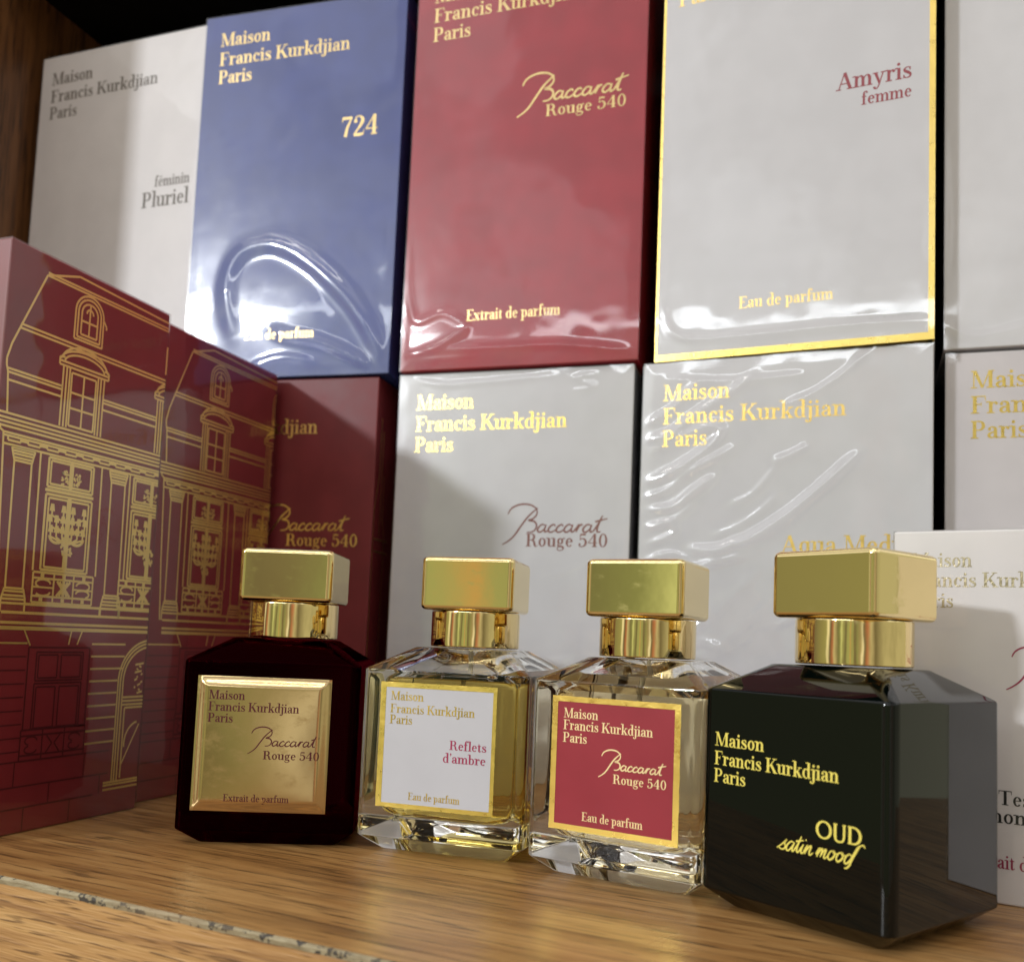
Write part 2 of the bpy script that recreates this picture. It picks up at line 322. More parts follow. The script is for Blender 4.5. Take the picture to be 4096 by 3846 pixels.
G = {
 'M': (1.06, [L((.15, 0, h), (.15, .98, h)), sb(.15, .28), B(.02, .20, 1 - h), L((.19, .99, T), (.53, .02, T * .8)), L((.53, .02, h), (.83, .98, h)), V(.88, 0, 1, T), sb(.88), B(.78, 1.04, 1 - h)]),
 'F': (.70, [V(.19, 0, 1, T), sb(.19), B(.02, .62, 1 - h), L((.62, 1, .05), (.64, .74, .03)), B(.2, .46, .49), L((.46, .64, .03), (.46, .38, .03))]),
 'E': (.74, [V(.19, 0, 1, T), B(.02, .64, 1 - h), B(.02, .66, 0), L((.64, 1, .05), (.65, .76, .03)), L((.66, 0, .05), (.69, .28, .03)), B(.2, .46, .49), L((.46, .64, .03), (.46, .38, .03))]),
 'K': (.86, [V(.19, 0, 1, T), sb(.19), st(.19, 1), L((.26, .40, h), (.68, .96, h)), st(.68, 1, .3), L((.40, .58, T), (.73, .03, T)), sb(.74, .32)]),
 'P': (.74, [V(.19, 0, 1, T), sb(.19), B(.02, .40, 1 - h), B(.25, .40, .44), El(.38, .72, .30, .28, -90, 90, T, h)]),
 'R': (.84, [V(.19, 0, 1, T), sb(.19), B(.02, .40, 1 - h), B(.25, .42, .47), El(.38, .735, .28, .265, -90, 90, T, h), C((.40, .49, h), (.55, .42, .12), (.60, .25, T), (.64, .06, .12), (.74, .02, h), (.82, .10, h))]),
 'A': (.86, [L((.12, 0, h), (.43, .99, h)), sb(.12, .26), L((.43, 1, T), (.72, .02, T)), sb(.71, .34), B(.22, .58, .32)]),
 'T': (.78, [V(.39, 0, 1, T), sb(.39), B(.04, .74, 1 - h), L((.05, 1, .05), (.04, .72, .03)), L((.73, 1, .05), (.74, .72, .03))]),
 'D': (.88, [V(.19, 0, 1, T), B(.02, .42, 1 - h), B(.02, .42, 0), El(.38, .5, .44, .5, -90, 90, T, h)]),
 'a': (.56, [Dt(.13, .50, .075), C((.10, .52, h), (.16, .61, h), (.27, .625, .07), (.38, .56, .13), (.40, .42, t_)), V(.40, .07, .46), C((.40, .37, h), (.25, .33, .08), (.13, .25, .13), (.11, .14, t_), (.18, .04, .09), (.29, .05, h), (.39, .16, h)), C((.41, .10, t_ * .9), (.45, .03, .09), (.53, .08, h))]),
 'b': (.62, [V(.15, .02, 1.05), fl(.15, 1.08), El(.31, .32, .26, .335, -115, 140), L((.13, 0, h), (.17, .1, h))]),
 'c': (.52, [El(.28, .33, .24, .33, 50, 320), Dt(.42, .50, .075)]),
 'd': (.64, [V(.47, .03, 1.05), fl(.47, 1.08), El(.30, .32, .26, .335, 40, 295), B(.47, .62, 0)]),
 'e': (.54, [El(.28, .33, .24, .33, 8, 320), B(.10, .48, .345, h * .9)]),
 'f': (.42, [V(.18, 0, .86), sb(.18), C((.18, .80, t_), (.20, .96, .12), (.30, 1.04, h), (.40, 1.02, h)), Dt(.39, .95, .07), B(.03, .36, .60, h)]),
 'g': (.58, [El(.26, .42, .21, .24), L((.40, .58, h), (.50, .66, h)), Dt(.52, .63, .06), C((.16, .24, h), (.09, .14, .08), (.18, .04, .12), (.36, .02, .13), (.47, -.08, .13), (.42, -.22, h), (.25, -.28, h), (.09, -.22, h), (.07, -.11, h), (.16, .0, h))]),
 'i': (.33, [V(.17, 0, .66), fl(.17, .69), sb(.17, .32), Dt(.16, .88)]),
 'j': (.33, [V(.18, -.10, .66), fl(.18, .69), C((.18, -.05, t_), (.17, -.2, .11), (.08, -.27, h), (-.02, -.24, h)), Dt(-.01, -.20, .07), Dt(.17, .88)]),
 'k': (.64, [V(.16, 0, 1.05), fl(.16, 1.08), sb(.16, .3), L((.2, .26, h), (.50, .62, h)), st(.50, .66, .26), L((.31, .40, t_), (.53, .02, t_)), sb(.54, .28)]),
 'l': (.33, [V(.17, 0, 1.05), fl(.17, 1.08), sb(.17, .32)]),
 'm': (.98, [V(.16, 0, .66), fl(.16, .69), sb(.16, .29), arch(.2, .49), V(.49, 0, .44), sb(.49, .29), arch(.53, .82), V(.82, 0, .44), sb(.82, .29)]),
 'n': (.66, [V(.16, 0, .66), fl(.16, .69), sb(.16, .30), arch(.2, .50), V(.50, 0, .44), sb(.50, .30)]),
 'o': (.58, [El(.29, .33, .25, .335)]),
 'p': (.63, [V(.16, -.28, .66), fl(.16, .69), B(.0, .33, -.30), El(.33, .33, .25, .335, -130, 135)]),
 'q': (.63, [V(.47, -.28, .66), B(.32, .62, -.30), El(.30, .33, .25, .335, 45, 315)]),
 'r': (.48, [V(.16, 0, .66), fl(.16, .69), sb(.16, .32), C((.20, .42, h), (.25, .56, h), (.33, .62, .07), (.41, .60, h)), Dt(.40, .55, .075)]),
 's': (.48, [C((.38, .48, h), (.36, .60, h), (.24, .63, .06), (.12, .55, .09), (.13, .44, .14), (.27, .34, .165), (.39, .22, .13), (.38, .09, .09), (.25, .03, h), (.12, .07, h), (.08, .19, h)), L((.39, .64, h), (.385, .44, .04)), L((.075, .02, h), (.08, .22, .04))]),
 't': (.41, [V(.18, .12, .70), L((.15, .86, .03), (.18, .62, t_)), B(.03, .36, .60, h), C((.18, .16, t_), (.20, .05, .12), (.28, .03, h), (.38, .12, h))]),
 'u': (.66, [V(.16, .18, .66), fl(.16, .69), V(.50, .0, .66), fl(.50, .69), C((.16, .22, t_), (.18, .08, .12), (.28, .035, h), (.40, .08, h), (.48, .20, h)), B(.50, .64, 0)]),
 'x': (.62, [L((.13, .63, t_), (.48, .03, t_)), L((.10, .02, h), (.50, .62, h)), sb(.11, .24), sb(.49, .26), st(.13, .66, .26), st(.49, .66, .24)]),
 'y': (.62, [L((.13, .64, t_), (.33, .02, t_ * .8)), L((.51, .64, h), (.30, -.10, h)), C((.32, -.02, h), (.25, -.2, h), (.15, -.28, h), (.08, -.25, h)), Dt(.08, -.21, .07), st(.13, .66, .27), st(.51, .66, .24)]),
 "'": (.22, [Dt(.11, .96, .075), C((.15, .97, .08), (.16, .86, .06), (.08, .74, h))]),
 '.': (.26, [Dt(.13, .08)]),
 '0': (.66, [El(.33, .5, .28, .51)]),
 '2': (.66, [C((.12, .72, h), (.16, .92, h), (.32, .98, .07), (.49, .86, .14), (.48, .66, T), (.30, .36, .10), (.08, .07, h)), Dt(.15, .74, .09), L((.07, .06, .13), (.36, .05, .15), (.56, .08, .11)), L((.56, .05, .05), (.60, .30, .03))]),
 '4': (.68, [V(.46, 0, 1, T), B(.30, .62, 0), L((.44, .97, h), (.05, .30, h)), B(.03, .64, .27, h)]),
 '5': (.64, [C((.16, .54, h), (.28, .63, h), (.44, .58, .12), (.53, .36, T), (.46, .12, .12), (.28, .02, h), (.12, .06, h), (.09, .20, h)), Dt(.13, .19, .08), L((.16, .53, h), (.17, .95, h)), L((.16, .94, .11), (.52, .93, .13))]),
 '7': (.62, [L((.07, .93, .13), (.57, .93, .13)), L((.08, 1.0, .05), (.06, .74, .03)), L((.55, .93, h), (.33, .45, .12), (.25, .0, T))]),
}
G['\u00e9'] = (.54, G['e'][1] + [L((.24, .76, .05), (.36, .98, .12))])
SANS = {'O': (.98, [El(.48, .5, .46, .515, 0, 360, .15, .08)]), 'U': (.80, [V(.14, .30, 1, .15), C((.14, .34, .15), (.19, .08, .12), (.38, .0, .09), (.58, .08, .10), (.64, .34, .12)), V(.64, .30, 1, .12), B(.04, .26, .95, .05), B(.54, .74, .95, .05)]),
        'D': (.86, [V(.16, 0, 1, .15), B(.05, .40, 1 - .08, .08), B(.05, .40, 0, .08), El(.34, .5, .46, .5, -90, 90, .15, .08)])}
# flowing script, taken as pen paths
def cur(ch, x):
    if ch == 'a': return [[(x + 50, 1174), (x + 28, 1167), (x + 6, 1186), (x + 2, 1204), (x + 16, 1212), (x + 38, 1198), (x + 52, 1172)], [(x + 53, 1168), (x + 44, 1196), (x + 48, 1211), (x + 66, 1202)]]
    if ch == 'c': return [[(x + 44, 1178), (x + 34, 1167), (x + 12, 1180), (x + 2, 1200), (x + 12, 1212), (x + 32, 1208), (x + 52, 1194)]]
    if ch == 'r': return [[(x - 4, 1204), (x + 14, 1184), (x + 24, 1164)], [(x + 24, 1164), (x + 16, 1188), (x + 9, 1212)], [(x + 11, 1206), (x + 24, 1180), (x + 38, 1168), (x + 48, 1171)]]
    if ch == 't': return [[(x - 2, 1206), (x + 26, 1165), (x + 50, 1116)], [(x + 50, 1116), (x + 24, 1180), (x + 22, 1209), (x + 42, 1208)], [(x + 8, 1151), (x + 80, 1133)]]
SCRIPT_B = [[(958, 1107), (973, 1078), (1005, 1057), (1050, 1047), (1095, 1052), (1125, 1068), (1137, 1080)],
            [(1140, 1070), (1110, 1095), (1075, 1130), (1035, 1185), (1000, 1235), (965, 1266), (930, 1287)],
            [(1120, 1064), (1136, 1086), (1133, 1112), (1110, 1135), (1086, 1143), (1120, 1149), (1136, 1170), (1129, 1197), (1105, 1212), (1078, 1213)]]
for ch, x in zip('accarat', (1142, 1206, 1254, 1302, 1366, 1414, 1478)): SCRIPT_B += cur(ch, x)
SCRIPT_B = [[((x - 930) / 625, (1210 - y) / 625) for x, y in s] for s in SCRIPT_B]
def hand(ch, x):
    k = lambda *p: [(x + a, b) for a, b in p]
    if ch == 's': return [k((-.25, .05), (.3, .55), (.75, 1.1), (.55, .7), (.75, .3), (.5, 0), (.1, .05), (-.05, .2))]
    if ch == 'a': return [k((.85, .85), (.5, 1.0), (.1, .6), (.05, .1), (.35, .0), (.7, .5), (.9, .95)), k((.9, .95), (.75, .3), (.85, .0), (1.15, .3))]
    if ch == 't': return [k((-.05, .2), (.3, .9), (.5, 1.7)), k((.5, 1.7), (.25, .5), (.35, .0), (.65, .25)), k((-.05, 1.1), (.85, 1.35))]
    if ch == 'i': return [k((-.05, .2), (.3, .95)), k((.3, .95), (.15, .25), (.3, .0), (.6, .3)), k((.46, 1.4), (.52, 1.5))]
    if ch == 'n': return [k((-.05, .25), (.25, .95), (.1, 0)), k((.12, .2), (.5, .85), (.7, .9), (.6, .3), (.72, .0), (1.05, .3))]
    if ch == 'm': return [k((-.05, .25), (.25, .95), (.1, 0)), k((.12, .2), (.45, .85), (.6, .85), (.5, .05)), k((.52, .2), (.85, .85), (1.02, .85), (.9, .25), (1.02, .0), (1.3, .3))]
    if ch == 'o': return [k((.65, .95), (.25, .85), (.05, .35), (.25, .0), (.6, .2), (.78, .65), (.6, .95), (.65, .7), (1.05, .75))]
    if ch == 'd': return [k((.75, .85), (.4, .95), (.1, .55), (.08, .1), (.35, .0), (.7, .45), (1.0, 1.3), (1.3, 1.9), (1.75, 2.1), (1.95, 1.85)), k((1.35, 1.85), (.85, .5), (.7, -.1), (.45, -.45), (.2, -.5))]
HAND = []
_x = 0
for ch, adv in zip('satin mood', (.85, 1.05, .62, .55, 1.1, .35, 1.3, .95, .95, 1)):
    if ch != ' ': HAND += hand(ch, _x)
    _x += adv
HAND = [[((a + .22 * b) / 9.6, b / 9.6) for a, b in s] for s in HAND]

def spline(pts, sub=5):
    out = []; n = len(pts)
    if n < 3: return [tuple(p) for p in pts]
    for i in range(n - 1):
        p0, p1, p2, p3 = pts[max(i - 1, 0)], pts[i], pts[i + 1], pts[min(i + 2, n - 1)]
        for k in range(sub):
            u = k / sub
            out.append(tuple(.5 * (2 * b + (c_ - a) * u + (2 * a - 5 * b + 4 * c_ - d) * u * u + (3 * b - a - 3 * c_ + d) * u ** 3) for a, b, c_, d in zip(p0, p1, p2, p3)))
    out.append(tuple(pts[-1])); return out
class Ink:
    """flat printed shapes on a face: (u, z) in mm, y = -off(u,z)"""
    def __init__(self, off=.05, surf=None): self.m = MB(); self.off = off; self.k = 0; self.surf = surf
    def y(self, u, z):
        self_off = self.off + .0035 * (self.k % 14)
        return -(self_off + (self.surf(u, z) if self.surf else 0))
    def poly(self, pts, faces):
        self.k += 1
        self.m.add([(u, self.y(u, z), z) for u, z in pts], faces)
    def ribbon(self, pts):
        n = len(pts); vs = []
        for i, (x, z, wv) in enumerate(pts):
            a = pts[max(i - 1, 0)]; b = pts[min(i + 1, n - 1)]
            dx, dz = b[0] - a[0], b[1] - a[1]; l = math.hypot(dx, dz) or 1
            nx, nz = -dz / l * wv / 2, dx / l * wv / 2
            vs += [(x - nx, z - nz), (x + nx, z + nz)]
        self.poly(vs, [(2 * i, 2 * i + 2, 2 * i + 3, 2 * i + 1) for i in range(n - 1)])
    def rect(self, x0, x1, z0, z1): self.poly([(x0, z0), (x1, z0), (x1, z1), (x0, z1)], [(0, 1, 2, 3)])
    def dot(self, x, z, rx, rz=None):
        rz = rz or rx
        self.poly([(x + rx * math.cos(k * math.pi / 7), z + rz * math.sin(k * math.pi / 7)) for k in range(14)], [tuple(range(14))])
    def line(self, pts, wv, closed=False):
        pts = list(pts) + ([pts[0]] if closed else [])
        self.ribbon([(a, b, wv) for a, b in pts])
    def seg(self, pts, wv):
        for a, b in zip(pts[:-1], pts[1:]): self.line((a, b), wv)
    def text(self, s, u, z, width, cap, table=G, bold=1.0, align='l'):
        nat = sum((table[ch][0] if ch in table else .30) for ch in s)
        sx = width / nat; x = u - (width if align == 'r' else 0)
        for ch in s:
            if ch not in table: x += .30 * sx; continue
            adv, strokes = table[ch]
            for q in strokes:
                if q[0] == 'r':
                    e = (bold - 1) * .02
                    self.rect(x + (q[1] - e) * sx, x + (q[2] + e) * sx, z + (q[3] - e * .5) * cap, z + (q[4] + e * .5) * cap)
                elif q[0] == 'd': self.dot(x + q[1] * sx, z + q[2] * cap, q[3] * (sx + cap) / 2 * bold)
                else:
                    pts = spline(q[1]) if q[0] == 'c' else q[1]
                    self.ribbon([(x + a * sx, z + b * cap, max(.02, c_) * (sx + cap) / 2 * bold) for a, b, c_ in pts])
            x += adv * sx
    def pen(self, strokes, u, z, width, wv, rise=1.0):
        for s in strokes:
            pts = spline([(a, b, 1) for a, b in s]); n = len(pts)
            self.ribbon([(u + a * width, z + b * width * rise, wv * (.65 + .5 * math.sin(math.pi * min(1, (i + 1) / n)))) for i, (a, b, c_) in enumerate(pts)])
    def build(self, name, material, parent): return self.m.build(name, material, parent)

# ------------------------------------------------------------------ shelf and cabinet (setting)
ca = math.tan(math.radians(-6.6))
def edge_y(x): return -202.0 + ca * x
mb = MB()
xs = (-330, 460)
def slab(mb, x0, x1, d0, d1, z0, z1):
    """strip along the slanted front edge; d = distance in front of it"""
    v = [(x, edge_y(x) - d, z) for z in (z0, z1) for d in (d1, d0) for x in (x0, x1)]
    mb.add(v, [(0, 2, 3, 1), (4, 5, 7, 6), (0, 1, 5, 4), (2, 6, 7, 3), (0, 4, 6, 2), (1, 3, 7, 5)])
v = [(x, y, z) for z in (-18, 0) for x, y in ((-330, edge_y(-330)), (460, edge_y(460)), (460, 140), (-330, 140))]
mb.add(v, [(3, 2, 1, 0), (4, 5, 6, 7), (0, 1, 5, 4), (1, 2, 6, 5), (2, 3, 7, 6), (3, 0, 4, 7)])
shelf = tag(mb.build('shelf', M['wood']), 'brown wood laminate shelf board that the bottles and boxes stand on', None, None, 'structure')
shelf.rotation_euler = (0, 0, 0)
mb = MB()
# the chipped pale edge: an uneven little bevel in front of the board
n = 260; rings = []
for i in range(n + 1):
    x = -330 + 790 * i / n; e = edge_y(x)
    j = .35 * noise.noise((x * .11, 3.1, 0)) + .25 * noise.noise((x * .45, 7.7, 0))
    rings.append([(x, e - .05, -.15), (x, e - .55 + j * .3, -.25 + j * .25), (x, e - 1.0 + j * .2, -.9 + j), (x, e - .9, -2.0 + j * .8), (x, e - .05, -2.3)])
vs = [p for r in rings for p in r]; fs = []
for i in range(n):
    for k in range(4): fs.append((i * 5 + k, i * 5 + k + 1, i * 5 + 5 + k + 1, i * 5 + 5 + k))
mb.add(vs, fs)
mb.build('edge_strip', M['chipped'], shelf)
mb = MB(); slab(mb, -330, 460, -.8, .75, -95, -2.0); mb.build('front_board', M['wood_front'], shelf)
mb = MB(); mb.box(-272, -252, -152, 140, .2, 436); tag(mb.build('cabinet_side', M['wood_side']), 'dark brown wooden side panel at the left of the shelf', None, None, 'structure')
mb = MB(); mb.box(-272, 460, 112, 130, .2, 436); tag(mb.build('cabinet_back', M['shaded_board']), 'back panel behind the stacked boxes, its shade painted black', None, None, 'structure')
mb = MB(); mb.box(-300, 460, -34, 140, 437, 455); tag(mb.build('cabinet_top', M['shaded_board']), 'shaded underside of the board above the boxes, painted black', None, None, 'structure')

# ------------------------------------------------------------------ wrapped boxes
def ridge_fn(W, H, ridges, seed, amb=.10, domes=()):
    segs = []
    for pts, A, wv in ridges:
        sp_ = spline([(a, b) for a, b in pts], 6); segs.append((sp_, A, wv))
    def fn(u, z):
        y = 0
        for sp_, A, wv in segs:
            best = 1e9; bt = 0; n = len(sp_) - 1
            for i in range(n):
                ax, az_ = sp_[i]; bx_, bz = sp_[i + 1]
                dx, dz = bx_ - ax, bz - az_; l2 = dx * dx + dz * dz or 1e-9
                k = min(1, max(0, ((u - ax) * dx + (z - az_) * dz) / l2))
                d = (u - ax - k * dx) ** 2 + (z - az_ - k * dz) ** 2
                if d < best: best = d; bt = (i + k) / n
            if best < (4 * wv) ** 2:
                y += .50 * A * math.exp(-best / (.62 * wv * wv)) * min(1, 5 * bt + .15, 5 * (1 - bt) + .15)
        for du, dz_, dr, dA in domes:
            q = ((u - du) ** 2 + (z - dz_) ** 2) / (dr * dr)
            if q < 1: y += dA * (1 - q) ** 2
        y += amb * (noise.noise((u * .03 + seed, z * .03, seed)) + .4 * noise.noise((u * .09 + seed, z * .09, 5 + seed)))
        m = min(u, W - u, z, H - z)
        return max(0, y + .5 * amb) * min(1, m / 5)
    return fn
def make_wrap(parent, W, D, H, ridges=(), seed=0., amb=.10, step=1.0, material=None, gap=.14, domes=()):
    fn = ridge_fn(W, H, ridges, seed, amb, domes)
    nx = int(W / step); nz = int(H / step); mb = MB(); g = gap
    vs = []
    for j in range(nz + 1):
        for i in range(nx + 1):
            u = W * i / nx; z = H * j / nz
            # the front sheet bows off the card near the edges' inside and lies flush at the rim
            vs.append((-g + (W + 2 * g) * i / nx, -(g + .22 + fn(u, z)), -g * .3 + (H + 1.3 * g) * j / nz))
    fs = [(j * (nx + 1) + i, j * (nx + 1) + i + 1, (j + 1) * (nx + 1) + i + 1, (j + 1) * (nx + 1) + i) for j in range(nz) for i in range(nx)]
    mb.add(vs, fs)
    x0, x1, y0, y1, z0, z1 = -g, W + g, -(g + .22), D + g, -g * .3, H + g
    mb.add([(x0, y0, z0), (x0, y1, z0), (x0, y1, z1), (x0, y0, z1)], [(0, 3, 2, 1)])
    mb.add([(x1, y0, z0), (x1, y1, z0), (x1, y1, z1), (x1, y0, z1)], [(0, 1, 2, 3)])
    mb.add([(x0, y0, z1), (x1, y0, z1), (x1, y1, z1), (x0, y1, z1)], [(0, 1, 2, 3)])
    return mb.build('shrink_wrap', material or M['film'], parent, smooth=40)
BOXG = 'wrapped perfume boxes stacked on the shelf'
def make_box(label, loc, rz, W, D, H, material, group=BOXG, wrap=None, bevel=.7, name='perfume_box'):
    t = thing(name, label, 'perfume box', loc, rz, group)
    mb = MB(); mb.box(0, W, 0, D, 0, H); mb.build('carton', material, t, bevel=bevel)
    if wrap is not None: make_wrap(t, W, D, H, **wrap)
    return t
def brand(ink, u=9.4, z=(180.2, 169.7, 159.6), wds=(29.5, 75.5, 20), cap=7.3, bold=1.0):
    for s, zz, wd_ in zip(('Maison', 'Francis Kurkdjian', 'Paris'), z, wds): ink.text(s, u, zz, wd_, cap, bold=bold)
H0 = 197.6; UP = 198.5; DP = 82
def tn(a): return math.tan(math.radians(a))
# --- lower row
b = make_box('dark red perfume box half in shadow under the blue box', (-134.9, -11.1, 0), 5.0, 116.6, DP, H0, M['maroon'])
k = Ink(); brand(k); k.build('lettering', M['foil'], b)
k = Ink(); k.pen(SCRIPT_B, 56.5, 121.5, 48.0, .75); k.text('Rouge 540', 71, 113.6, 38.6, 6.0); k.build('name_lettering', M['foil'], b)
# gold drawing carried over the box's right side
k = Ink(); 
for s0 in ([(6, 178), (6, 150), (1.5, 132), (1.5, 20)], [(9, 172), (9, 120)], [(12, 150), (12, 128), (15, 120), (15, 20)], [(3, 118), (20, 118)], [(3, 112), (20, 112)]): k.line(s0, .6)
o = k.build('foil_drawing', M['foil_line'], b); o.rotation_euler = (0, 0, math.radians(90)); o.location = (116.6 * MM, 0, 0)

b = make_box('light grey perfume box with mauve script, under the bright red box', (-8.0, 0, 0), 1.58, 115.4, DP, H0, M['grey'],
    wrap=dict(seed=4.1, amb=.16, step=1.0, ridges=[([(6.2, 195.9), (22.5, 191.9), (46.1, 192.3), (78.8, 194)], .5, 1.6), ([(86, 186), (97, 188), (88, 192), (100, 194)], .35, 1.4), ([(70, 98), (90, 105), (110, 118), (108, 106)], .3, 1.2), ([(112, 60), (96, 66), (88, 58), (100, 50)], .5, 2)]))
k = Ink(); brand(k); k.build('lettering', M['foil_bright'], b)
k = Ink(); k.pen(SCRIPT_B, 56.0, 121.4, 49.0, .75); k.text('Rouge 540', 67.2, 114.6, 38.6, 6.0); k.build('name_lettering', M['ink_mauve'], b)

W3 = []
for pts, A, wv in [([(2, 169.9), (12.4, 175.2), (19.2, 181.7), (24, 188)], .7, 1.6), ([(2.8, 162.9), (12.7, 164.7), (21.8, 171.2), (35.1, 179.6), (50, 189)], .9, 2.0),
    ([(2.8, 144.2), (10.9, 146.3), (28.9, 157.1), (35.4, 164.8), (30.9, 167.5), (17.4, 163.3), (6, 158)], .9, 2.2), ([(2, 137), (12, 140), (26, 150), (36, 155)], .6, 1.6),
    ([(4.4, 131.5), (15.9, 132.4), (22.6, 138.0), (34, 146)], .8, 1.8), ([(3, 124), (14, 126), (25, 134)], .5, 1.4), ([(4, 116), (16, 121), (13, 126), (5, 123)], .5, 1.3),
    ([(22, 114.5), (33, 113.2), (46, 117.5), (62.1, 127), (80, 142), (92, 154)], 1.0, 2.4), ([(40, 133), (50, 138), (60, 150)], .3, 1.4), ([(2, 108), (14, 112), (24, 108), (12, 103)], .45, 1.4),
    ([(3, 96), (18, 103), (34, 108), (52, 112)], .5, 2.0), ([(5, 84), (22, 92), (30, 84), (16, 72)], .6, 2.0), ([(8, 60), (26, 74), (40, 70)], .6, 2.2), ([(58, 100), (76, 108), (96, 118)], .3, 2.0), ([(10, 190), (40, 187), (70, 188)], .3, 1.5)]:
    W3.append((pts, A * 2.0, wv * 1.25))
rw = random.Random(11)
for i in range(16):
    u0 = rw.uniform(2, 60); z0_ = rw.uniform(20, 175); ln = rw.uniform(14, 44); k_ = rw.uniform(.35, .8)
    W3.append(([(u0, z0_), (u0 + ln * .35, z0_ + ln * .2 * k_), (u0 + ln * .7, z0_ + ln * .55 * k_), (u0 + ln, z0_ + ln * k_)], rw.uniform(.35, 1.0), rw.uniform(1.4, 3.2)))
b = make_box('light grey perfume box in crinkled film, under the gold-edged box', (111, 5.2, 0), -3.28, 119.9, DP, H0, M['grey'], wrap=dict(seed=7.7, amb=.18, ridges=W3))
k = Ink(); brand(k, wds=(29.5, 77.5, 20)); k.build('lettering', M['foil'], b)
k = Ink(); k.text('Aqua Media', 61.3, 112.6, 51, 7.2); k.build('name_lettering', M['foil'], b)

b = make_box('lilac grey perfume box cut by the right edge, lower row', (236, 11.6, 0), 0, 117, DP, H0 - 1.0, M['lilac'], wrap=dict(seed=2.2, amb=.05, step=2.5))
k = Ink(); brand(k, wds=(31, 80, 21), z=(181.5, 171, 160.7)); k.build('lettering', M['foil_bright'], b)
k = Ink()
for i in range(7): k.rect(.5, 2.6, 178 - i * 5.2, 178.6 - i * 5.2)
o = k.build('side_print', M['ink_black'], b); o.rotation_euler = (0, 0, math.radians(-90)); o.location = (0, 4 * MM, 0)
# --- upper row
b = make_box('white perfume box with grey lettering, beside the cabinet side', (-245.4, -6.8, UP), 0, 117, DP, H0, M['cream'], wrap=dict(seed=9.2, amb=.03, step=3, material=M['film_flat']))
k = Ink(); brand(k, u=7.9); k.build('lettering', M['ink_grey'], b)
k = Ink(); k.text('f\u00e9minin', 109.3, 110.0, 23, 6.0, align='r'); k.text('Pluriel', 109.5, 98.8, 31, 8.6, align='r'); k.build('name_lettering', M['ink_grey'], b)

BL = [([(29, 22), (25, 36), (23.5, 50), (27, 62), (36.1, 68.5), (50.8, 68.8), (68.8, 59.5), (86.8, 44), (99.5, 29), (107.5, 15.5), (111, 6)], 3.3, 5.4),
      ([(50, 25), (60.0, 20.8), (77.3, 16.9), (94.5, 9.7), (105, 3.5)], 2.2, 3.6), ([(38, 5.0), (52, 9.0), (62, 9.5), (76, 6)], 1.3, 2.6)]
b = make_box('blue perfume box with gold lettering and a looping crease in its film', (-128.5, -11.0, UP), 4.37, 115.4, DP, H0, M['blue'], wrap=dict(seed=3.4, amb=.16, ridges=BL, domes=[(62, 34, 50, 1.5)], material=M['film_thin']))
k = Ink(); brand(k, z=(180.6, 169.8, 159.8)); k.build('lettering', M['foil_upper'], b)
k = Ink(); k.text('724', 82.4, 123, 20.5, 10.5); k.build('name_lettering', M['foil_upper'], b)
k = Ink(); k.text('Eau de parfum', 35.0, 20.0, 39, 5.2); k.build('caption', M['foil_upper'], b)

RU = [([(2.0, 66), (2.3, 41.5), (4.8, 29.8), (9.2, 24.3), (21.2, 27.3), (30.7, 22.9), (33.5, 19.0), (24, 13), (8, 8)], 1.0, 2.4), ([(3.3, 8.1), (16.7, 9.9), (32.2, 17.0)], .9, 2.0),
      ([(12, 10), (22.1, 9.6), (48.2, 9.0), (78.3, 9.0), (110, 4.7)], .9, 2.2)]
b = make_box('bright red perfume box with gold script between blue and grey boxes', (-7.1, -2.7, UP), 1.34, 116.6, DP, H0, M['red'], wrap=dict(seed=6.6, amb=.16, ridges=RU, domes=[(30, 12, 40, 1.6)], material=M['film_thin']))
k = Ink(); brand(k, u=8.8, z=(186.6, 176.4, 166.4)); k.build('lettering', M['foil_upper'], b)
k = Ink(); k.pen(SCRIPT_B, 54.5, 127.8, 53.5, .95); k.text('Rouge 540', 68.6, 119.8, 39, 5.8); k.build('name_lettering', M['foil_upper'], b)
k = Ink(); k.text('Extrait de parfum', 33.3, 23.2, 46.4, 5.4); k.build('caption', M['foil_upper'], b)

AM = [([(2, 20), (12, 10), (40, 8.5), (80, 9), (112, 8)], .7, 2.0), ([(3, 26), (8, 14), (18, 7.5)], .5, 1.6)]
b = make_box('pale grey perfume box edged in gold, with small red lettering', (115.8, 5.8, UP), -4.75, 115.2, DP, H0 + 3, M['grey'], wrap=dict(seed=8.3, amb=.12, ridges=AM))
k = Ink(); brand(k, u=6.6, z=(187.0, 176.7, 166.6)); k.build('lettering', M['foil'], b)
k = Ink(); k.text('Eau de parfum', 37, 20.8, 39.5, 5.2); k.build('caption', M['foil'], b)
k = Ink(); k.text('Amyris', 106.4, 111.6, 30, 7.6, align='r'); k.text('femme', 106.4, 103.4, 19.8, 5.6, align='r'); k.build('name_lettering', M['ink_red'], b)
k = Ink(); k.text('2.4 fl.oz', 90, 10.6, 18, 4.2); k.build('embossing', M['ink_faint'], b)
mb = MB()
mb.box(113.0, 115.35, -.12, 6, 0, 201.2); mb.box(-.15, 1.0, -.12, 30, 0, 201.2); mb.box(1.0, 113.0, -.14, 6, -.05, 3.0)
mb.build('gold_border', M['foil_bright'], b)

b = make_box('pale grey perfume box cut by the right edge, upper row', (235.3, 10.2, UP - .6), 0, 117, DP, H0, M['white'], wrap=dict(seed=5.5, amb=.14, ridges=[([(1, 12), (10, 5), (29.6, 7.5), (60, 14)], .8, 2.0), ([(2, 30), (3, 60), (2, 110)], .5, 1.6)]))
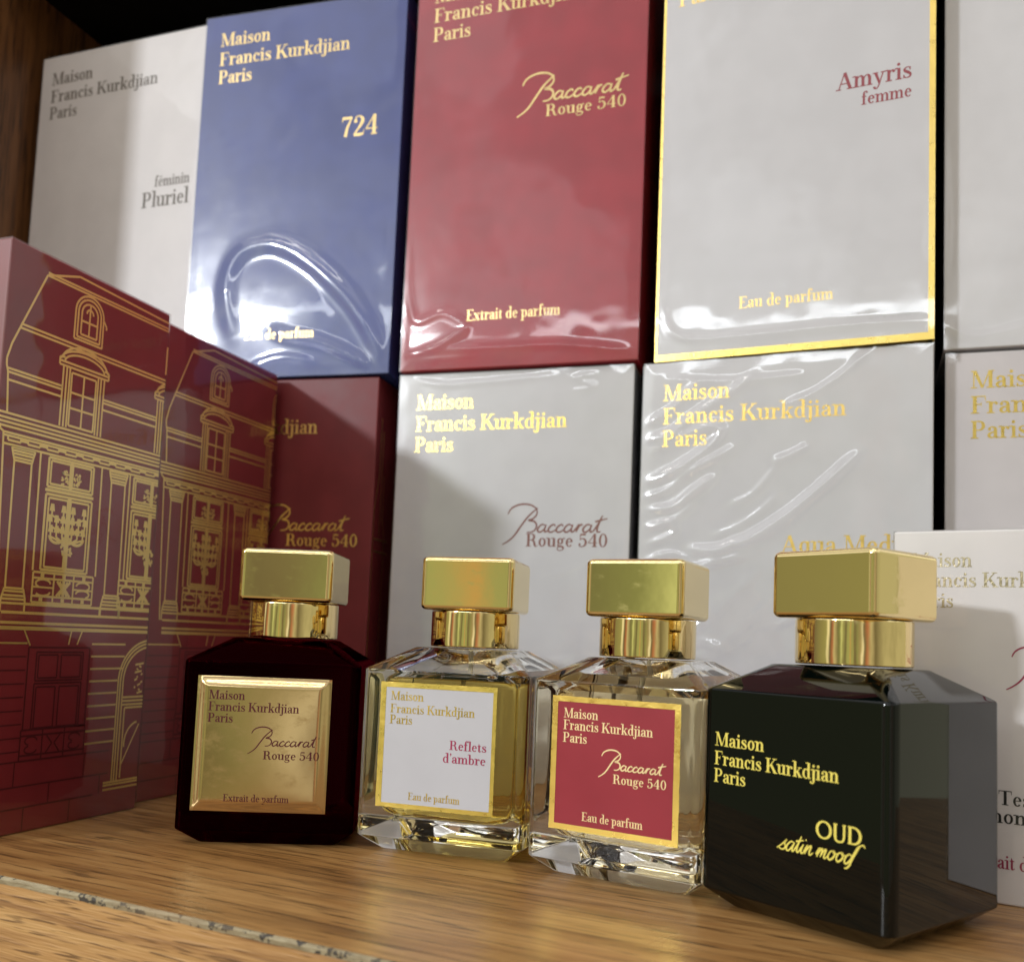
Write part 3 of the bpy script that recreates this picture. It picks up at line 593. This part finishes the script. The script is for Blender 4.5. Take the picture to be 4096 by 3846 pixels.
# --- tester box in front on the right
b = make_box('small white tester box standing behind the black bottle', (213.6, -84.6, 0), -12.0, 78, 46, 111, M['cream'], group='small boxes', wrap=dict(seed=1.9, amb=.05, step=2, material=M['film_flat'], ridges=[([(3, 108), (14, 106), (22, 103)], .4, 1.0), ([(60, 108), (74, 104)], .4, 1.0)]))
k = Ink(); brand(k, u=5.5, z=(99.6, 93.4, 87.0), wds=(17.2, 45.5, 12), cap=4.5); k.build('lettering', M['foil_dim'], b)
k = Ink(); k.pen(SCRIPT_B, 32.0, 67, 34, .5); k.build('name_lettering', M['ink_pink'], b)
k = Ink(); k.text('Extrait de parfum', 21.5, 10.4, 32.5, 4.0); k.build('caption', M['ink_pink'], b)
k = Ink(); k.text('Tester', 29.8, 28.9, 15.5, 4.2); k.text('Demonstration', 19.0, 23.6, 38, 4.2); k.build('tester_lettering', M['ink_black'], b)

# ------------------------------------------------------------------ the two boxes printed with a town house
def facade(gold_, dark_, Wd):
    g = lambda pts, wv=.5: gold_.seg(pts, wv) if len(pts) > 1 else None
    def clip(pts): return [(min(max(a, .3), Wd - .3), b_) for a, b_ in pts]
    def l(pts, wv=.5, ink=None):
        ink = ink or gold_; wv *= 1.6 if ink is gold_ else 1.2
        for (a, za), (c_, zc) in zip(pts[:-1], pts[1:]):
            if a > Wd - .3 and c_ > Wd - .3: continue
            if c_ > Wd - .3: k_ = (Wd - .3 - a) / (c_ - a); c_, zc = Wd - .3, za + (zc - za) * k_
            if a > Wd - .3: k_ = (Wd - .3 - c_) / (a - c_); a, za = Wd - .3, zc + (za - zc) * k_
            ink.line([(a, za), (c_, zc)], wv)
    def box(x0, x1, z0, z1, wv=.5, ink=None): l([(x0, z0), (x1, z0), (x1, z1), (x0, z1), (x0, z0)], wv, ink)
    def arc(cx, cz, rx, rz, a0, a1, wv=.5, ink=None, n=14): l([(cx + rx * math.cos(math.radians(a0 + (a1 - a0) * q / n)), cz + rz * math.sin(math.radians(a0 + (a1 - a0) * q / n))) for q in range(n + 1)], wv, ink)
    E_ = Wd + 2
    # roof
    l([(15.7, 190.8), (30, 195.6), (E_, 194.2)]); l([(15.7, 190.8), (E_, 190.8)]); l([(15.9, 191.8), (E_, 192.0)])
    l([(15.7, 190.8), (6.3, 169.6), (3.4, 163), (1.9, 157.7), (2.0, 155.5), (2.7, 153.3), (3.2, 147), (3.7, 140)])
    for z in (169.2, 170.6): l([(6.3, z), (E_, z)])
    for dx in (0, 48.8):
        # round-topped attic window
        x0 = 29.3 + dx; x1 = 42.8 + dx; cx = (x0 + x1) / 2
        for ins in (0, 1.3, 2.9):
            l([(x0 + ins, 173 + ins * .8), (x0 + ins, 183.5)]); l([(x1 - ins, 173 + ins * .8), (x1 - ins, 183.5)]); arc(cx, 183.5, (x1 - x0) / 2 - ins, 6.6 - ins, 0, 180)
            l([(x0 + ins, 173 + ins * .8), (x1 - ins, 173 + ins * .8)])
        l([(cx, 175.5), (cx, 187)]); l([(x0 + 2.9, 180.3), (x1 - 2.9, 180.3)]); arc(cx, 183.5, 1.6, 1.8, 0, 180); l([(x1, 183.5), (x1 + 1.6, 181.6), (x1 + 1.6, 180.4)])
        # pedimented dormer
        a = 25.8 + dx
        for q in (0, 1.6, 3.0): l([(a + q, 140.3), (a + q, 162)]); l([(a + 19.6 - q, 140.3), (a + 19.6 - q, 162)])
        l([(a - 1.9, 162.0), (a + 21.6, 162.0)]); l([(a - 1.9, 163.4), (a + 21.6, 163.4)]); l([(a - 1.9, 162), (a - 1.9, 164.6), (a + .4, 165)]); l([(a + 21.6, 162), (a + 21.6, 164.6), (a + 19.4, 165)])
        arc(a + 9.8, 163.4, 11.4, 5.4, 8, 172); arc(a + 9.8, 163.4, 9.6, 4.0, 6, 174); arc(a + 9.8, 163.4, 11.0, 6.8, 20, 160)
        box(a + 4.0, a + 15.6, 141.2, 160.3)
        l([(a + 9.8, 141.2), (a + 9.8, 160.3)]); l([(a + 4, 147.6), (a + 15.6, 147.6)]); l([(a + 4, 153.2), (a + 15.6, 153.2)])
    for x0, x1 in ((2.6, 25.8), (45.4, 74.6)):
        for z in (154.4, 153.2, 150.6): l([(x0, z), (x1, z)])
    # cornice
    for z in (139.6, 138.0, 136.6, 135.2): l([(.4, z), (E_, z)])
    for z in (133.2, 132.2, 129.4): l([(3, z), (E_, z)])
    l([(1.4, 135.2), (1.6, 134), (3, 133.2), (3.2, 129.4)])
    x = 5
    while x < Wd: l([(x, 132.2), (x, 130.8), (x + 5.2, 130.8), (x + 5.2, 132.2)]); l([(x + 5.2, 131.4), (x + 8.2, 131.4)]); x += 8.2
    # columns
    l([(3.2, 129.4), (4.6, 100), (6.4, 74)])
    for c0 in (0, 44.6):
        for i, (z, e) in enumerate(((128.8, 0), (127.8, .3), (126.8, .8), (125.6, 1.2), (124.6, 1.2))): l([(6.9 + e + c0, z), (16.6 - e + c0, z)])
        l([(6.9 + c0, 128.8), (7.6 + c0, 126.4), (8.2 + c0, 124.6)]); l([(16.6 + c0, 128.8), (15.9 + c0, 126.4), (15.5 + c0, 124.6)])
        l([(8.2 + c0, 124.6), (8.7 + c0, 82)]); l([(15.4 + c0, 124.6), (15.9 + c0, 82)])
        for z, e in ((82, 0), (81, .0), (79.6, .8), (78.4, 1.0), (77.0, 1.0)): l([(8.4 - e + c0, z), (16.2 + e + c0, z)])
        l([(8.4 + c0, 82), (7.4 + c0, 78.4), (7.4 + c0, 74)]); l([(16.2 + c0, 82), (17.2 + c0, 78.4), (17.2 + c0, 74)])
    l([(18.9, 129.2), (19.4, 88.6)]); l([(47.6, 129.2), (48.2, 88.6)]); l([(62.4, 129), (62.6, 88.6)])
    # tall windows with chandeliers
    for dx in (0, 41.8):
        a = 22.8 + dx
        box(a, a + 20.8, 118.2, 128.4, .6); box(a + 1.1, a + 9.8, 119.3, 127.4, .5); box(a + 11.0, a + 19.7, 119.3, 127.4, .5)
        l([(a + 10.4, 118), (a + 10.4, 128)], 1.0)
        l([(a - .8, 117.0), (a + 21.6, 117.0)], .7); box(a - .2, a + 21, 89.2, 115.6, .6); box(a + 1.2, a + 9.7, 90.2, 114.4, .5); box(a + 11.1, a + 19.6, 90.2, 114.4, .5)
        l([(a + 10.4, 89.2), (a + 10.4, 115.6)], 1.1)
        rnd = random.Random(5)
        for sx in (-1, 1):
            for q in range(26):
                r_ = rnd.random()
                x_ = a + 10.4 + sx * (1.2 + 2.6 * rnd.random()); z_ = 120 + 4.5 * rnd.random() 
                if x_ < Wd - 1: l([(x_, z_), (x_ + sx * rnd.uniform(.2, 1.2), z_ + rnd.uniform(-.9, .9))], .42)
            for row, (z_, half, nn) in enumerate(((111.0, 6.6, 2), (107.2, 7.2, 3), (103.6, 6.6, 3))):
                for q in range(nn):
                    xx = a + 10.4 + sx * (2.2 + q * (half - 1.4) / max(1, nn - 1))
                    if xx < Wd - 1.4:
                        gold_.poly([(xx - .75, z_ + 1.5), (xx + .75, z_ + 1.5), (xx + 1.2, z_ - 1.1), (xx - 1.2, z_ - 1.1)], [(3, 2, 1, 0)])
                        l([(xx, z_ - 1.1), (xx, z_ - 2.6), (a + 10.4 + sx * .8, z_ - 4.6)], .5)
            arc(a + 10.4 + sx * 4.6, 101.4, 3.2, 2.4, 180, 360, .7)
            for q in range(10):
                x_ = a + 10.4 + sx * (.9 + 1.6 * rnd.random()); z_ = 95 + 5 * rnd.random()
                if x_ < Wd - 1: l([(x_, z_), (x_ + .4, z_ - .9)], .45)
        # balcony
        p0 = 19.8 + dx * .97; p1 = p0 + 27.4
        for z in (88.2, 86.2, 80.0, 77.8): l([(p0, z), (p1, z)])
        for q in (0, 9.2, 18.2, 27.4): l([(p0 + q, 88.2), (p0 + q, 77.8)])
        for q in (4.0, 13.7, 23.0): l([(p0 + q - .8, 87.2), (p0 + q + .8, 87.2)], .8); l([(p0 + q - .8, 78.9), (p0 + q + .8, 78.9)], .8)
        for q in (0, 18.2):
            f = 1 if q == 0 else -1; cx = p0 + q + 4.6
            arc(cx, 84.4, 3.2 , 1.5, 90 - 90 * f, 90 + 150 * f, .5); arc(cx, 81.6, 3.2, 1.4, 90 - 90 * f, -60 - 90 * (1 + f) / 2, .5); l([(p0 + q, 83.1), (p0 + q + 9.2, 83.1)], .4)
        m = p0 + 13.7
        l([(m, 85.8), (m, 80.2)], .8)
        for f in (-1, 1): l([(m + f * 3, 85.6), (m + f * .6, 83.0), (m + f * 3, 80.4)], .6); l([(m + f * 1.8, 85.6), (m, 83.0), (m + f * 1.8, 80.4)], .5)
    for z in (77.0, 74.0, 70.6, 68.8): l([(8 if z < 76 else 17.2, z), (E_, z)], .6 if z > 70 else .8)
    l([(51.6, 77.6), (51.6, 74)]); l([(61.4, 77.6), (61.4, 74)])
    # ground floor: courses of stone, a window, an arched door
    for q in range(9):
        z = 63.8 - q * 4.55
        l([(.4, z), (19.8, z)], .4, dark_ if q > 0 else gold_); l([(49.2, z), (63.6 if z < 54 else 66.5, z)], .45); 
    l([(18, 68.4), (21, 63)], .4); l([(39, 68.4), (38, 63.5)], .4); l([(44, 68.4), (42, 63.5)], .4)
    dk = dark_
    box(20.6, 48.4, 34.4, 62.4, .5, dk); box(24.2, 45.4, 51.0, 60.8, .5, dk); box(25.2, 33.6, 51.9, 59.8, .5, dk); box(35.2, 44.4, 51.9, 59.8, .5, dk)
    box(24.0, 45.2, 34.6, 50.0, .5, dk); box(25.0, 33.4, 34.8, 48.8, .5, dk); box(35.2, 44.2, 34.8, 48.8, .5, dk)
    for z in (34.4, 32.4, 25.8, 24.0): l([(20, z), (48.8, z)], .55, dk)
    for q in (20, 29.4, 39.2, 48.8): l([(q, 34.4), (q, 24)], .5, dk)
    for f, cx in ((1, 24.6), (-1, 44)): arc(cx, 30.6, 2.6, 1.4, 0, 250, .5, dk); arc(cx, 27.6, 2.6, 1.3, -250, 0, .5, dk)
    for f in (-1, 1): l([(34.3 + f * 3, 32), (34.3 + f * .5, 29.2), (34.3 + f * 3, 26)], .5, dk)
    for z in (24.0, 15.6, 8.4): l([(.4, z), (62 if z > 10 else 55, z)], .45, dk)
    for a, z0, z1 in ((18.5, 24, 15.6), (49.6, 24, 15.6), (34, 15.6, 8.4), (23.6, 8.4, .6), (58, 15.6, 8.4), (44, 8.4, .6)): l([(a, z0), (a, z1)], .4, dk)
    for ins in (0, 1.2, 2.6): l([(64.1 + ins, 12), (64.1 + ins, 50)]); arc(81, 50, 16.9 - ins, 15.6 - ins, 180, 95)
    for z in (43.6, 42.2, 40.8): l([(66.8, z), (E_, z)])
    l([(68.4, 39.6), (68.4, 13)]); l([(68.4, 39.6), (E_, 39.6)])
    arc(77, 26, 7.6, 8, 100, 190); l([(68.6, 18), (77, 33)], .4)
    for q in range(12): l([(74.5 + 2 * math.sin(q * 2.1), 45 + q), (75.4 + 2 * math.cos(q * 1.7), 45.6 + q)], .5)
    for z in (12, 11, 9.4): l([(60, z), (E_, z)])
def house_box(label, loc, W, seed):
    t = make_box(label, loc, 90, W, 116, H0 + .4, M['house_red'], group='red boxes printed with a gold town house', wrap=dict(seed=seed, amb=.06, step=2.0, material=M['film_gloss']), bevel=.8)
    g, d = Ink(), Ink()
    facade(g, d, W)
    g.build('foil_drawing', M['foil_line'], t); d.build('deboss_shade_drawing', M['house_red_shade'], t)
    return t
house_box('deep red box printed with a gold town house, nearest the left edge', (-62.7, -178.9, 0), 78.5, 2.9)
house_box('deep red town house box standing behind its twin, in the corner', (-70.5, -91.2, 0), 80.5, 6.1)

# ------------------------------------------------------------------ bottles
BG = 'perfume bottles in a row on the shelf'
BW, BD = 58.2, 56.2
def bottle_rings(s):
    hx, hy = BW / 2, BD / 2
    rg = []
    for z, ins, r in ((0, 6.6, 2.0), (.25, 6.1, 2.2), (4.75, .35, 3.0), (5.0, .12, 3.0), (5.4, 0, 3.0), (5.6, 0, 3.0), (59.2, 0, 3.0), (59.5, 0, 3.0), (60.0, .15, 3.0), (60.4, .55, 3.0), (67.2, 11.2, 5.0), (67.7, 11.9, 5.0), (67.9, 12.6, 5.0)):
        rg.append([(x * s, y * s, zz * s) for x, y, zz in rrect(hx - ins, hy - ins, r, z)])
    return rg
def inner_rings(z0, z1, s, e=0.0):
    """the hollow inside the glass between two heights"""
    hx, hy = BW / 2 - 5.2 + e, BD / 2 - 5.2 + e; zb = 11.0 - e
    prof = [(0, 5.5), (.35, 3.6), (1.3, 1.7), (2.8, .5), (4.6, 0), (44.4, 0), (46.2, .6), (48.6, 4.0), (51.5, 9.5), (54.0, 14.0), (56.5, 16.0)]
    def ins(z):
        q = z - zb
        for (a, b_), (c_, d_) in zip(prof[:-1], prof[1:]):
            if a <= q <= c_: return b_ + (d_ - b_) * (q - a) / (c_ - a)
        return prof[0][1] if q < 0 else prof[-1][1]
    zs = sorted(set([z0] + [zb + a for a, _ in prof if z0 < zb + a < z1] + [z1]))
    return [[(x * s, y * s, zz * s) for x, y, zz in rrect(hx - ins(z), hy - ins(z), 7.0, z)] for z in zs]
def make_cap(t, s, ux, uy, ut, top=99.5, bot=80.9):
    hx, hy = 16.4, 15.9
    mb = MB(); rg = []
    R2 = 1.7; qs = [(R2 * (1 - math.cos(math.radians(a_))), R2 * (1 - math.sin(math.radians(a_)))) for a_ in range(0, 91, 15)]   # (height from rim, inset)
    prof = [(bot + dz_, i_) for dz_, i_ in qs] + [(bot + R2 + .12, 0), (top - R2 - .12, 0)] + [(top - dz_, i_) for dz_, i_ in reversed(qs)]
    for z, ins in prof:
        r = 2.0 - ins * .5
        rg.append([(x * s, y * s, zz * s) for x, y, zz in rrect(hx - ins, hy - ins, r, z, 6)])
    mb.rings(rg)
    c_ = mb.build('cap', M['gold'], t, smooth=32); c_.location = (ux * MM, uy * MM, 0); c_.rotation_euler = (0, 0, math.radians(ut))
    mb = MB()
    mb.rings([[(x * s, y * s, z * s) for x, y, z in circle(r, z_)] for r, z_ in ((14.9, 68.25), (15.5, 68.3), (15.75, 68.6), (15.8, 69.0), (15.8, 80.2), (15.7, 80.6), (15.2, 80.7))])
    k_ = mb.build('collar', M['gold_collar'], t, smooth=32); k_.location = (ux * MM, uy * MM, 0)
def solid_body(t, material, s):
    mb = MB(); mb.rings(bottle_rings(s)); return mb.build('glass_body', material, t, smooth=24)
def clear_body(t, liquid, level, s, ux, uy):
    mb = MB(); mb.rings(bottle_rings(s))
    mb.rings(inner_rings(level + .02, 67.0, s), flip=True)
    mb.build('glass_body', M['glass'], t, smooth=24)
    mb = MB(); mb.rings(inner_rings(11.0, level, s)); mb.build('perfume', liquid, t, smooth=24)
    mb = MB(); mb.rings([circle(.9, z, 12) for z in (13, 66.8)]); o_ = mb.build('dip_tube', M['tube'], t, smooth=40)
def flat_label(t, y, x0, x1, z0, z1, i0, i1, j0, j1, inner, border):
    mb = MB(); mb.box(i0 - .3, i1 + .3, y - .16, y - .06, j0 - .3, j1 + .3); lb = mb.build('label', inner, t)
    mb = MB(); yy0, yy1 = y - .24, y - .05
    # border of four mitred strips, its outer rim slightly ragged
    rnd = random.Random(int(x1 * 10))
    def strip(o0, o1, n0, n1, cnt=40):
        vs = []
        for q in range(cnt + 1):
            f = q / cnt; jx = rnd.uniform(-.07, .07) if 0 < q < cnt else 0
            a = (o0[0] + (o1[0] - o0[0]) * f, o0[1] + (o1[1] - o0[1]) * f); b_ = (n0[0] + (n1[0] - n0[0]) * f, n0[1] + (n1[1] - n0[1]) * f)
            dx, dz = o1[1] - o0[1], -(o1[0] - o0[0]); l_ = math.hypot(dx, dz)
            vs += [(a[0] + dx / l_ * jx, yy0, a[1] + dz / l_ * jx), (b_[0], yy0, b_[1])]
        mb.add(vs, [(2 * q, 2 * q + 2, 2 * q + 3, 2 * q + 1) for q in range(cnt)])
    o_ = [(x0, z0), (x1, z0), (x1, z1), (x0, z1)]; n_ = [(i0, j0), (i1, j0), (i1, j1), (i0, j1)]
    for q in range(4): strip(o_[q], o_[(q + 1) % 4], n_[q], n_[(q + 1) % 4])
    mb.build('label_border', border, lb)
    return lb
def ink_on(y, surf=None): return Ink(-y, surf)

# 1 — dark red glass, domed gold plate
t = thing('perfume_bottle', 'dark red glass perfume bottle with a domed gold plate', 'perfume bottle', (7.57, -108.45, .05), 22.78, BG)
s = 1.01; solid_body(t, M['red_glass'], s)
mb = MB(); mb.rings(inner_rings(11.0, 58.5, s)); mb.build('perfume', M['dark_perfume'], t, smooth=24); make_cap(t, s, 1.03, 2.55, -4.5)
yf = -BD / 2 * s
px0, px1, pz0, pz1 = -24.1, 20.1, 11.5, 55.7
def pillow(u, z):
    d = min(u - px0, px1 - u, z - pz0, pz1 - z)
    uu = (u - (px0 + px1) / 2) / 22; zz = (z - (pz0 + pz1) / 2) / 22
    q = min(1, max(0, d / 3.6)); q = q * q * (3 - 2 * q)
    return .35 + 1.35 * q + .55 * (1 - uu * uu) * (1 - zz * zz)
mb = MB(); N_ = 72; vs = []
for j in range(N_ + 1):
    for i in range(N_ + 1):
        u = px0 + (px1 - px0) * i / N_; z = pz0 + (pz1 - pz0) * j / N_
        vs.append((u, yf - pillow(u, z), z))
mb.add(vs, [(j * (N_ + 1) + i, j * (N_ + 1) + i + 1, (j + 1) * (N_ + 1) + i + 1, (j + 1) * (N_ + 1) + i) for j in range(N_) for i in range(N_)])
for (a, b_), (c_, d_) in (((px0, pz0), (px1, pz0)), ((px1, pz0), (px1, pz1)), ((px1, pz1), (px0, pz1)), ((px0, pz1), (px0, pz0))):
    mb.add([(a, yf + .02, b_), (c_, yf + .02, d_), (c_, yf - .35, d_), (a, yf - .35, b_)], [(0, 1, 2, 3)])
lb = mb.build('label', M['gold_plate'], t, smooth=45)
k = ink_on(yf - .06, pillow)
for s_, u, z, wd_ in (('Maison', -19.9, 48.1, 11.9), ('Francis Kurkdjian', -19.8, 44.3, 29.8), ('Paris', -19.8, 40.6, 8.3)): k.text(s_, u, z, wd_, 3.0)
k.build('lettering', M['ink_plum'], lb)
k = ink_on(yf - .06, pillow); k.pen(SCRIPT_B, -6.1, 33.5, 23.2, .36); k.text('Rouge 540', -1.0, 29.0, 18.5, 2.75); k.build('name_lettering', M['ink_plum'], lb)
k = ink_on(yf - .06, pillow); k.text('Extrait de parfum', -13.2, 15.0, 21.4, 2.3)
k.build('caption', M['ink_plum'], lb)

# 2 — clear glass, white label, yellow perfume
t = thing('perfume_bottle', 'clear perfume bottle of yellow liquid with a white label', 'perfume bottle', (73.65, -92.44, .05), 1.63, BG)
s = 1.0; clear_body(t, M['perfume_yellow'], 57.6, s, .37, .45); make_cap(t, s, .37, .45, 6.63)
yf = -BD / 2 * s
lb = flat_label(t, yf, -21.8, 19.4, 15.0, 56.0, -19.8, 18.1, 16.4, 54.3, M['label_white'], M['foil_bright'])
k = ink_on(yf - .20)
for s_, u, z, wd_ in (('Maison', -18.1, 50.1, 11.9), ('Francis Kurkdjian', -18.1, 45.9, 30.1), ('Paris', -18.1, 42.3, 8.2)): k.text(s_, u, z, wd_, 2.95)
k.build('lettering', M['foil_label'], lb)
k = ink_on(yf - .20); k.text('Eau de parfum', -10.2, 17.9, 18.2, 2.4); k.build('caption', M['foil_label'], lb)
k = ink_on(yf - .20); k.text('Reflets', 3.6, 35.1, 12.9, 3.0); k.text("d'ambre", 1.4, 30.9, 15, 3.0); k.build('name_lettering', M['ink_pink'], lb)

# 3 — clear glass, red label
t = thing('perfume_bottle', 'clear perfume bottle of pale liquid with a red label', 'perfume bottle', (140.0, -100.99, .05), -12.93, BG)
s = .99; clear_body(t, M['perfume_pale'], 60.0, s, -1.23, -1.44); make_cap(t, s, -1.23, -1.44, 6.18)
yf = -BD / 2 * s
lb = flat_label(t, yf, -20.5, 22.2, 14.5, 55.0, -18.6, 20.3, 16.3, 53.3, M['label_red'], M['foil_bright'])
k = ink_on(yf - .20)
for s_, u, z, wd_ in (('Maison', -16.5, 48.4, 12.0), ('Francis Kurkdjian', -16.5, 44.8, 30.1), ('Paris', -16.5, 41.0, 8.4)): k.text(s_, u, z, wd_, 3.0)
k.build('lettering', M['ink_pale'], lb)
k = ink_on(yf - .20); k.text('Eau de parfum', -9.1, 18.0, 20.2, 2.6); k.build('caption', M['ink_pale'], lb)
k = ink_on(yf - .20); k.pen(SCRIPT_B, -3.9, 34.3, 21.8, .40); k.text('Rouge 540', 1.0, 30.2, 17.3, 2.7)
k.build('name_lettering', M['ink_pale'], lb)

# 4 — black-green glass printed in yellow
t = thing('perfume_bottle', 'black glass perfume bottle printed in yellow, turned at the right', 'perfume bottle', (201.0, -124.6, .05), -31.38, BG)
s = 1.0; body = solid_body(t, M['dark_green_glass'], s); make_cap(t, s, 2.0, -1.58, -1.06)
yf = -BD / 2 * s
k = ink_on(yf - .03)
for s_, u, z, wd_ in (('Maison', -24.4, 44.4, 16.6), ('Francis Kurkdjian', -24.5, 39.2, 39.2), ('Paris', -24.5, 34.4, 10.8)): k.text(s_, u, z, wd_, 3.8)
k.build('lettering', M['ink_yellow'], t)
k = ink_on(yf - .03); k.text('OUD', 8.2, 25.0, 13.2, 4.3, SANS, 1.05); k.pen(HAND, -2.6, 20.2, 23.4, .40)
k.build('name_lettering', M['ink_yellow'], t)
